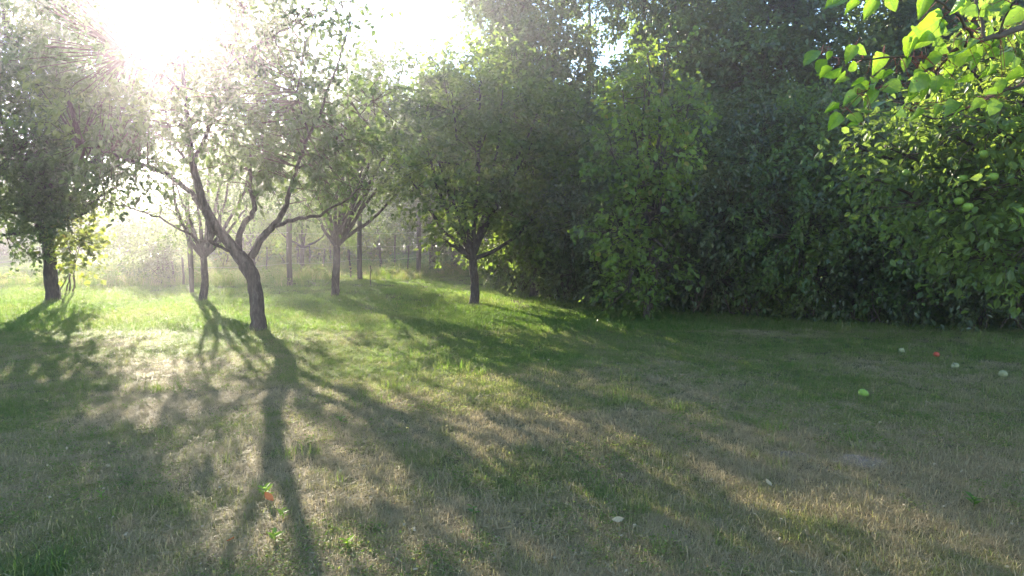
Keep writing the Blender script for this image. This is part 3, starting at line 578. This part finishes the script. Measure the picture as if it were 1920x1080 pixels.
lv += [(int(rng.uniform(1150, 1720)), int(rng.uniform(20, 560)), int(rng.uniform(55, 105)), int(rng.uniform(190, 270))) for _ in range(34)] + [(int(rng.uniform(860, 1250)), int(rng.uniform(300, 600)), int(rng.uniform(55, 95)), int(rng.uniform(195, 260))) for _ in range(12)]
for i, (cx, cy, ln, ang) in enumerate(lv):
    dy = rng.normal(0, .05) + (-.2 if cy < 60 and cx < 1400 else 0)
    c = BA(cx, cy, dy); Lm = ln / 2.7 / FPX * (DA + dy) * .92
    a = math.radians(ang + rng.normal(0, 12))
    ax = Vector((math.cos(a), rng.normal(0, .5), math.sin(a) * .95)).normalized()
    nr = Vector((rng.normal(0, .6), -1 + rng.normal(0, .35), rng.normal(.5, .65)))
    if i % 5 == 4: nr = Vector((rng.normal(0, .5), -.3, 1))
    sd_ = ax.cross(nr).normalized(); up = sd_.cross(ax).normalized()
    lb = np.array(Vector(c) - ax * Lm * .85); nb = allb[np.argmin(((allb - lb) ** 2).sum(1))]
    if np.linalg.norm(nb - lb) < .35: petioles.append([nb, (nb + lb) / 2 + np.array([0, 0, .012]) + rng.normal(0, .006, 3), lb])
    o = bpy.data.objects.new('leaf', BL[(i * 5 + i // 6) % 6]); col.objects.link(o); o.parent = root
    o.matrix_local = Matrix.Translation(Vector(c) - ax * Lm * .5) @ Matrix((sd_, ax, up)).transposed().to_4x4() @ Matrix.Scale(Lm, 4)
tubes(bough, np.array(petioles), np.tile([.0016, .0012, .0009], (len(petioles), 1)), 4, 1)
bough.build('branch', [M['twig'], M['redtwig']], root, True)
# apple tree, a little further
ax_, ay_ = 6.1, 5.6
ar = make_plant('apple_tree', 'apple tree at the right edge with green apples among dense leaves', 'tree', (ax_, ay_),
    L((1900,120,5.4,.4),(1840,150,5.6,.3),(1860,230,5.2,.4),(1780,250,5.6,.36),(1700,290,5.8,.32),(1900,330,5.2,.42),(1820,370,5.5,.42),(1740,380,5.8,.34),(1930,450,5.2,.42),(1860,470,5.5,.36),(1790,480,5.8,.28),(1650,340,6,.24),(1960,220,5.2,.5),(2060,300,5.2,.6),(2060,100,5.4,.6),(1960,20,5.4,.4),(1620,280,6.1,.18),(1700,200,5.9,.2)),
    M['apple_leaf'], .075, fork=1.3, r0=.1, dens=230, k=8, slen=.22, round_=True, wr=.6, limb_r=.2, twig_r=.003)
def apple_mb(r=1.0, stem=True):
    mb = MB(); nu, nv = 14, 9; V = []; F = []
    for j in range(nv + 1):
        th = math.pi * j / nv
        rr = math.sin(th) * (1 + .12 * math.cos(th)); zz = math.cos(th) * .9 - .32 * math.exp(-(th / .38) ** 2) + .18 * math.exp(-((math.pi - th) / .35) ** 2)
        for i in range(nu):
            a = 2 * math.pi * i / nu; k = 1 + .03 * math.cos(5 * a) * (th > 1.6)
            V.append((r * rr * k * math.cos(a), r * rr * k * math.sin(a), r * zz))
    for j in range(nv):
        for i in range(nu): F.append((j*nu+i, (j+1)*nu+i, (j+1)*nu+(i+1)%nu, j*nu+(i+1)%nu))
    mb.add(V, F, 0)
    if stem: tubes(mb, np.array([[[0,0,.5*r],[.05*r,0,.9*r],[.15*r,0,1.25*r]]]), np.array([[.05*r,.05*r,.07*r]]), 5, 1)
    return mb
AM = {k: apple_mb().mesh('apple', [M[m_], M['twig']], True) for k, m_ in (('g', 'greenapple'), ('p', 'paleapple'), ('r', 'redapple'))}
for (px, py, y) in [(1805,335,5.2),(1862,332,5.0),(1815,388,5.1),(1798,377,5.3),(1892,240,5.0),(1700,325,5.6),(1910,395,4.9),(1845,290,5.1)]:
    o = bpy.data.objects.new('apple', AM['g']); col.objects.link(o); o.parent = ar
    c = P(px, py, y) - np.array(ar.location); o.location = c; o.scale = (.036,) * 3; o.rotation_euler = (rng.normal(0, .3), rng.normal(0, .3), rng.uniform(0, 6))
for (px, py, k, s, lab) in [(1618,744,'g',.046,'bright green apple lying alone on the shaded grass'),(1690,664,'p',.036,'pale fallen apple farthest back, beside the small sunny patch'),(1755,671,'r',.036,'red fallen apple near the hedge foot'),
                       (1791,690,'p',.04,'pale fallen apple between the red one and the right edge'),(1880,706,'p',.042,'pale fallen apple nearest the right edge')]:
    x, y = G(px, py); o = bpy.data.objects.new('fallen_apple', AM[k]); col.objects.link(o)
    o.location = (x, y, gz(x, y) + s * .75); o.scale = (s,) * 3; o.rotation_euler = (rng.uniform(.5, 2), rng.uniform(-.6, .6), rng.uniform(0, 6)); tag(o, lab, 'apple', 'fallen apples')

# ------------------------------------------------------------------ grass
src = bpy.data.collections.new('grass_sources')
def tuft(name, n, spread, h0, h1, wd, lean=.6, seg=3, curl=.5):
    mb = MB(); V = []; F = []
    for b in range(n):
        a = rng.uniform(0, 6.283); r = spread * math.sqrt(rng.random()); x, y = r * math.cos(a), r * math.sin(a)
        h = rng.uniform(h0, h1); az = rng.uniform(0, 6.283); ln = abs(rng.normal(0, lean)) + .1
        sx, sy = -math.sin(az), math.cos(az); base = len(V); w_ = wd * rng.uniform(.6, 1.3)
        for k in range(seg + 1):
            u = k / seg; off = ln * h * (u ** (1 + curl)); z = h * u * (1 - .35 * ln * u * u) ; z = max(z, 0) - .01
            ww = w_ * (1 - u) ** .6 if k < seg else 0
            cx, cy = x + math.cos(az) * off, y + math.sin(az) * off
            if k < seg: V += [(cx - sx * ww, cy - sy * ww, z), (cx + sx * ww, cy + sy * ww, z)]
            else: V.append((cx, cy, z))
        for k in range(seg - 1):
            i = base + 2 * k; F.append((i, i + 1, i + 3, i + 2))
        i = base + 2 * (seg - 1); F.append((i, i + 1, i + 2, i + 2))
    q = [f for f in F if len(set(f)) == 4]; t3 = [f[:3] for f in F if len(set(f)) == 3]
    mb.add(V, q); mb.F.append(np.array(t3)); mb.M.append(np.zeros(len(t3)))
    o = bpy.data.objects.new(name, mb.mesh(name, M['grass'])); return o
def clover(name, n, spread, h, sz):
    mb = MB(); a = rng.uniform(0, 6.283, n); r = spread * np.sqrt(rng.random(n)); z = rng.uniform(.4, 1, n) * h
    pos = np.stack([r * np.cos(a), r * np.sin(a), z], 1)
    leaves(mb, pos, rng.normal(0, 1, (n, 3)) * np.array([1, 1, .3]), rng.normal(0, .35, (n, 3)) + np.array([0, 0, 1]), sz * rng.uniform(.6, 1.3, n), .6, True)
    return bpy.data.objects.new(name, mb.mesh(name, M['grass']))
def field(name, sources, pts, dry, scale, label=None):
    c = bpy.data.collections.new(name + '_source')
    for s in sources: c.objects.link(s)
    me = bpy.data.meshes.new(name); me.vertices.add(len(pts)); me.vertices.foreach_set('co', pts.ravel().astype(np.float32)); me.update()
    for an, val in (('dry', dry), ('sc', scale), ('rz', rng.uniform(0, 6.283, len(pts)))):
        at = me.attributes.new(an, 'FLOAT', 'POINT'); at.data.foreach_set('value', np.asarray(val, np.float32))
    o = bpy.data.objects.new(name, me); col.objects.link(o)
    g = bpy.data.node_groups.new(name, 'GeometryNodeTree'); g.interface.new_socket('Geometry', in_out='INPUT', socket_type='NodeSocketGeometry'); g.interface.new_socket('Geometry', in_out='OUTPUT', socket_type='NodeSocketGeometry')
    gi = g.nodes.new('NodeGroupInput'); go = g.nodes.new('NodeGroupOutput')
    ip = g.nodes.new('GeometryNodeInstanceOnPoints'); ci = g.nodes.new('GeometryNodeCollectionInfo')
    ci.inputs[0].default_value = c; ci.inputs['Separate Children'].default_value = True; ci.inputs['Reset Children'].default_value = True
    ip.inputs['Pick Instance'].default_value = True
    m2p = g.nodes.new('GeometryNodeMeshToPoints')
    def at(nm):
        a = g.nodes.new('GeometryNodeInputNamedAttribute'); a.data_type = 'FLOAT'; a.inputs[0].default_value = nm; return a.outputs[0]
    cx = g.nodes.new('ShaderNodeCombineXYZ'); g.links.new(at('rz'), cx.inputs[2])
    ri = g.nodes.new('FunctionNodeRandomValue'); ri.data_type = 'INT'; ri.inputs['Min'].default_value = 0; ri.inputs['Max'].default_value = len(sources) - 1
    g.links.new(gi.outputs[0], m2p.inputs[0]); g.links.new(m2p.outputs[0], ip.inputs['Points']); g.links.new(ci.outputs[0], ip.inputs['Instance'])
    g.links.new(ri.outputs[2], ip.inputs['Instance Index'])
    g.links.new(cx.outputs[0], ip.inputs['Rotation']); g.links.new(at('sc'), ip.inputs['Scale']); g.links.new(ip.outputs[0], go.inputs[0])
    mod = o.modifiers.new('scatter', 'NODES'); mod.node_group = g
    tag(o, kind='stuff')
    if label: o['label'] = label
    return o
def scatter(n, ylo, yhi, dens_pow=2.0, half=.86):
    u = rng.random(n)
    y = (ylo ** (2 - dens_pow) + u * (yhi ** (2 - dens_pow) - ylo ** (2 - dens_pow))) ** (1 / (2 - dens_pow)) if dens_pow != 2 else ylo * (yhi / ylo) ** u
    x = rng.uniform(-1, 1, n) * (half * y + .6)
    return x, y
def nz(x, y, s, o): return np.array([noise.fractal(Vector((a * s, b * s, o)), 1.0, 2.0, 3) for a, b in zip(x, y)])
def bump2(x, y, cx, cy, r): return np.exp(-((x - cx) ** 2 + (y - cy) ** 2) / r ** 2)
def dryness(x, y):
    d = .66 + .16 * np.clip((8.5 - y) / 3, 0, 1) - .18 * bump2(x, y, -3, 11, 4) + .42 * nz(x, y, .55, 0) + .25 * nz(x, y, 2.6, 7)
    d -= .22 * np.clip((y - 7) / 6, 0, 1) * np.clip(1 - (x - 1) / 3, .35, 1)
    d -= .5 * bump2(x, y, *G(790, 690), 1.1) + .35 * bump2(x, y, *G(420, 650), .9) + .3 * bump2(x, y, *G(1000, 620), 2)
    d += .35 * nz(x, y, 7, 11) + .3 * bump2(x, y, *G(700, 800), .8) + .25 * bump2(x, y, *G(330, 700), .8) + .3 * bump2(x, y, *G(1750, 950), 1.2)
    return np.clip(d, 0, 1)
def ground_pts(x, y): return np.stack([x, y, np.array([gz(a, b) for a, b in zip(x, y)])], 1)

T1 = [tuft('tuft', 46, .085, .015, .04 + .008 * i, .0014 + .0002 * i, .9 + .12 * i) for i in range(7)]
x, y = scatter(72000, 2.0, 12, 1.3); dr = dryness(x, y)
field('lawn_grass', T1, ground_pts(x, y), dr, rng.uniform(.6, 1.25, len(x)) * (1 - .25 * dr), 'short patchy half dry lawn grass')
T2 = [tuft('tuft', 44, .14, .03, .085, .0034, .8) for _ in range(4)]
x, y = scatter(34000, 10, 40, 1.6); dr = dryness(x, y)
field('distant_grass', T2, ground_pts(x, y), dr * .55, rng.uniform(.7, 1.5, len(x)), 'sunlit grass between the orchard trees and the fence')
T3 = [clover('clover', 24, .08, .03, .015) for _ in range(4)]
x, y = scatter(20000, 2.0, 20, 1.3); k = nz(x, y, .9, 21) + .5 * bump2(x, y, *G(1000, 640), 3) > .08; x, y = x[k], y[k]
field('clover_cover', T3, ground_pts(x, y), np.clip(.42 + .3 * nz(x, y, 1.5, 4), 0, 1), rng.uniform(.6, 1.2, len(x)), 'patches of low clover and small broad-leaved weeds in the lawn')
# taller green tufts
T4 = [tuft('tuft', 26, .09, .06, .2, .0026, .9, 4) for _ in range(5)]
px_ = []
for (a, b, rr, nn) in [(a_, 588 + (a_ - 1180) * .075 + 4, .3, 9) for a_ in range(1120, 1920, 38)] + [(int(rng.uniform(60, 1900)), int(rng.uniform(640, 1060)), .1, 4) for _ in range(46)] + [(745,735,.28,26),(790,690,.5,46),(840,640,.6,40),(430,655,.5,26),(1340,808,.12,5),(1180,915,.1,3),(470,900,.3,10),(700,690,.4,16),(1000,690,.5,14),(950,620,.8,30),(487,628,.2,16),(889,573,.18,9),(628,559,.18,9),(380,569,.18,9),(100,566,.25,10),(515,1018,.12,1),(500,940,.2,4),(1700,930,.5,8)]:
    gx_, gy_ = G(a, b); px_.append(np.stack([gx_ + rng.normal(0, rr, nn), gy_ + rng.normal(0, rr, nn)], 1))
q = np.concatenate(px_); x, y = q[:, 0], q[:, 1]
field('tall_grass_tufts', T4, ground_pts(x, y), rng.uniform(.2, .75, len(x)), rng.uniform(.35, .95, len(x)) * np.clip(y / 6, .5, 1), 'longer green grass growing in tufts')
T5 = [tuft('tuft', 26, .12, .15, .42, .004, .35, 4) for _ in range(3)] + [clover('weed_tuft', 40, .16, .36, .06)]
x = rng.uniform(-14, -1.5, 2600); y = rng.uniform(17.5, 30, 2600)
k = (y > 17.6 + np.clip((x + 6) * .9, 0, 5)) & (nz(x, y, .5, 31) > -.1); x, y = x[k], y[k]
field('tall_weeds', T5, ground_pts(x, y), rng.uniform(.15, .85, len(x)), rng.uniform(.6, 1.2, len(x)), 'rough sunlit weeds and seed heads beyond the fence')
# dead leaves
mbd = MB(); n_ = 900; x, y = scatter(n_, 2.0, 12, 1.3); p_ = ground_pts(x, y) + np.array([0, 0, .03])
leaves(mbd, p_, rng.normal(0, 1, (n_, 3)) * np.array([1, 1, .25]), rng.normal(0, .5, (n_, 3)) + np.array([0, 0, 1]), rng.uniform(.012, .026, n_), .55, True)
tag(mbd.build('leaf_litter', M['straw']), 'scattered small dry fallen leaves in the lawn', kind='stuff')
mbd = MB(); n_ = 1500; x, y = scatter(n_, 2.0, 9, 1.0); p_ = ground_pts(x, y) + np.array([0, 0, .035]); d_ = rng.normal(0, 1, (n_, 3)) * np.array([1, 1, .12]); d_ = unit(d_) * rng.uniform(.012, .05, (n_, 1))
tubes(mbd, np.stack([p_ - d_, p_ + rng.normal(0, .006, (n_, 3)), p_ + d_], 1), np.tile([.0007, .001, .0005], (n_, 1)), 3)
tag(mbd.build('dry_stalks', M['straw']), 'loose dry stalks and bits of twig lying in the lawn', kind='stuff')
# bare patch
def patch(px, py, rx, ry, lab):
    x0, y0 = G(px, py); mb = MB(); V = [(0, 0, gz(x0, y0) + .012)]; n1 = 28
    for ring in (.5, 1.0):
        for i in range(n1):
            a = 2 * math.pi * i / n1; s = ring * (1 + .3 * noise.noise(Vector((math.cos(a) * 2, math.sin(a) * 2, px))))
            xx, yy = rx * s * math.cos(a), ry * s * math.sin(a); V.append((xx, yy, gz(x0 + xx, y0 + yy) + (.01 if ring < 1 else -.004)))
    F3 = [(0, 1 + i, 1 + (i + 1) % n1) for i in range(n1)]; F4 = [(1 + i, 1 + n1 + i, 1 + n1 + (i + 1) % n1, 1 + (i + 1) % n1) for i in range(n1)]
    mb.add(V, F3); mb.F.append(np.array(F4)); mb.M.append(np.zeros(n1)); o = mb.build('bare_soil', M['dirt'], smooth=True); o.location = (x0, y0, 0); tag(o, kind='structure')
patch(1615, 872, .26, .16, ''); patch(1480, 860, .2, .1, '')

# ------------------------------------------------------------------ small plants and leaves on the lawn
def weed(px, py, n, size, hgt, label, mat='weed', wr=.5):
    x, y = G(px, py); root = empty('weed', (x, y, gz(x, y))); tag(root, label, 'weed', 'small weeds in the lawn')
    ms = MB(); S = np.array([[[0, 0, -.01], [.004, 0, hgt * .5], [0, 0, hgt]]]); tubes(ms, S, np.array([[.003, .0025, .0015]]), 5); ms.build('stem', M['weed'], root)
    for i in range(n):
        mb = MB(); a = i * 2.4; el = rng.uniform(.1, .8)
        mb_ax = np.array([[math.cos(a), math.sin(a), el]]); leaves(mb, np.array([[0, 0, hgt * (.3 + .7 * i / n)]]), mb_ax, np.array([[0, 0, 1.]]), np.array([size * rng.uniform(.7, 1.2)]), wr, True)
        mb.build('leaf', M[mat], root)
weed(515, 1018, 7, .055, .06, 'bright sunlit seedling nearest the camera on the lawn')
weed(530, 975, 6, .045, .07, 'small lit seedling standing behind the nearest one')
weed(497, 935, 12, .05, .07, 'spreading bright weed beside the orange leaf')
weed(640, 800, 5, .05, .06, 'small green weed right of the forked tree shadow')
weed(650, 1025, 6, .045, .05, 'dim green weed at the right of the long trunk shadow')
weed(1825, 958, 8, .06, .06, 'low rounded weed in the lower right shade')
weed(190, 943, 5, .04, .06, 'small weed alone in the lower left shade')
weed(887, 965, 5, .04, .06, 'small upright weed in the shaded middle lawn')
for (px, py, s, m_, lab) in [(505,948,.07,'orange','larger orange fallen leaf beside the spreading weed'),(433,1028,.035,'orange','tiny orange fallen leaf on the left of the seedlings'),(1158,990,.06,'straw','curled pale leaf in the middle foreground'),
                             (1510,1030,.07,'straw','curled straw-coloured leaf low at the right foreground'),(1440,928,.05,'straw','dry leaf curled near the bare soil')]:
    x, y = G(px, py); o = bpy.data.objects.new('fallen_leaf', None)
    mb = MB(); us = np.linspace(0, 1, 6); V = []; F = []
    for k_, u in enumerate(us):
        ww = .28 * math.sin(math.pi * min(max(u, .04), .97)) ** .8
        for s_ in (-1, 0, 1): V.append((s_ * ww, u - .5, .2 * u * u + abs(s_) * .14))
    for k_ in range(5):
        for s_ in (0, 1): a = k_ * 3 + s_; F.append((a, a + 1, a + 4, a + 3))
    mb.add(V, F); o = mb.build('fallen_leaf', M[m_], None, True); o.location = (x, y, gz(x, y) + .045); o.scale = (s,) * 3; o.rotation_euler = (rng.normal(.3, .2), rng.normal(0, .3), rng.uniform(0, 6))
    tag(o, lab, 'leaf', 'fallen leaves')
tot = sum(len(o.data.polygons) for o in C.objects if o.type == 'MESH')
print('faces', tot, 'objects', len(C.objects))
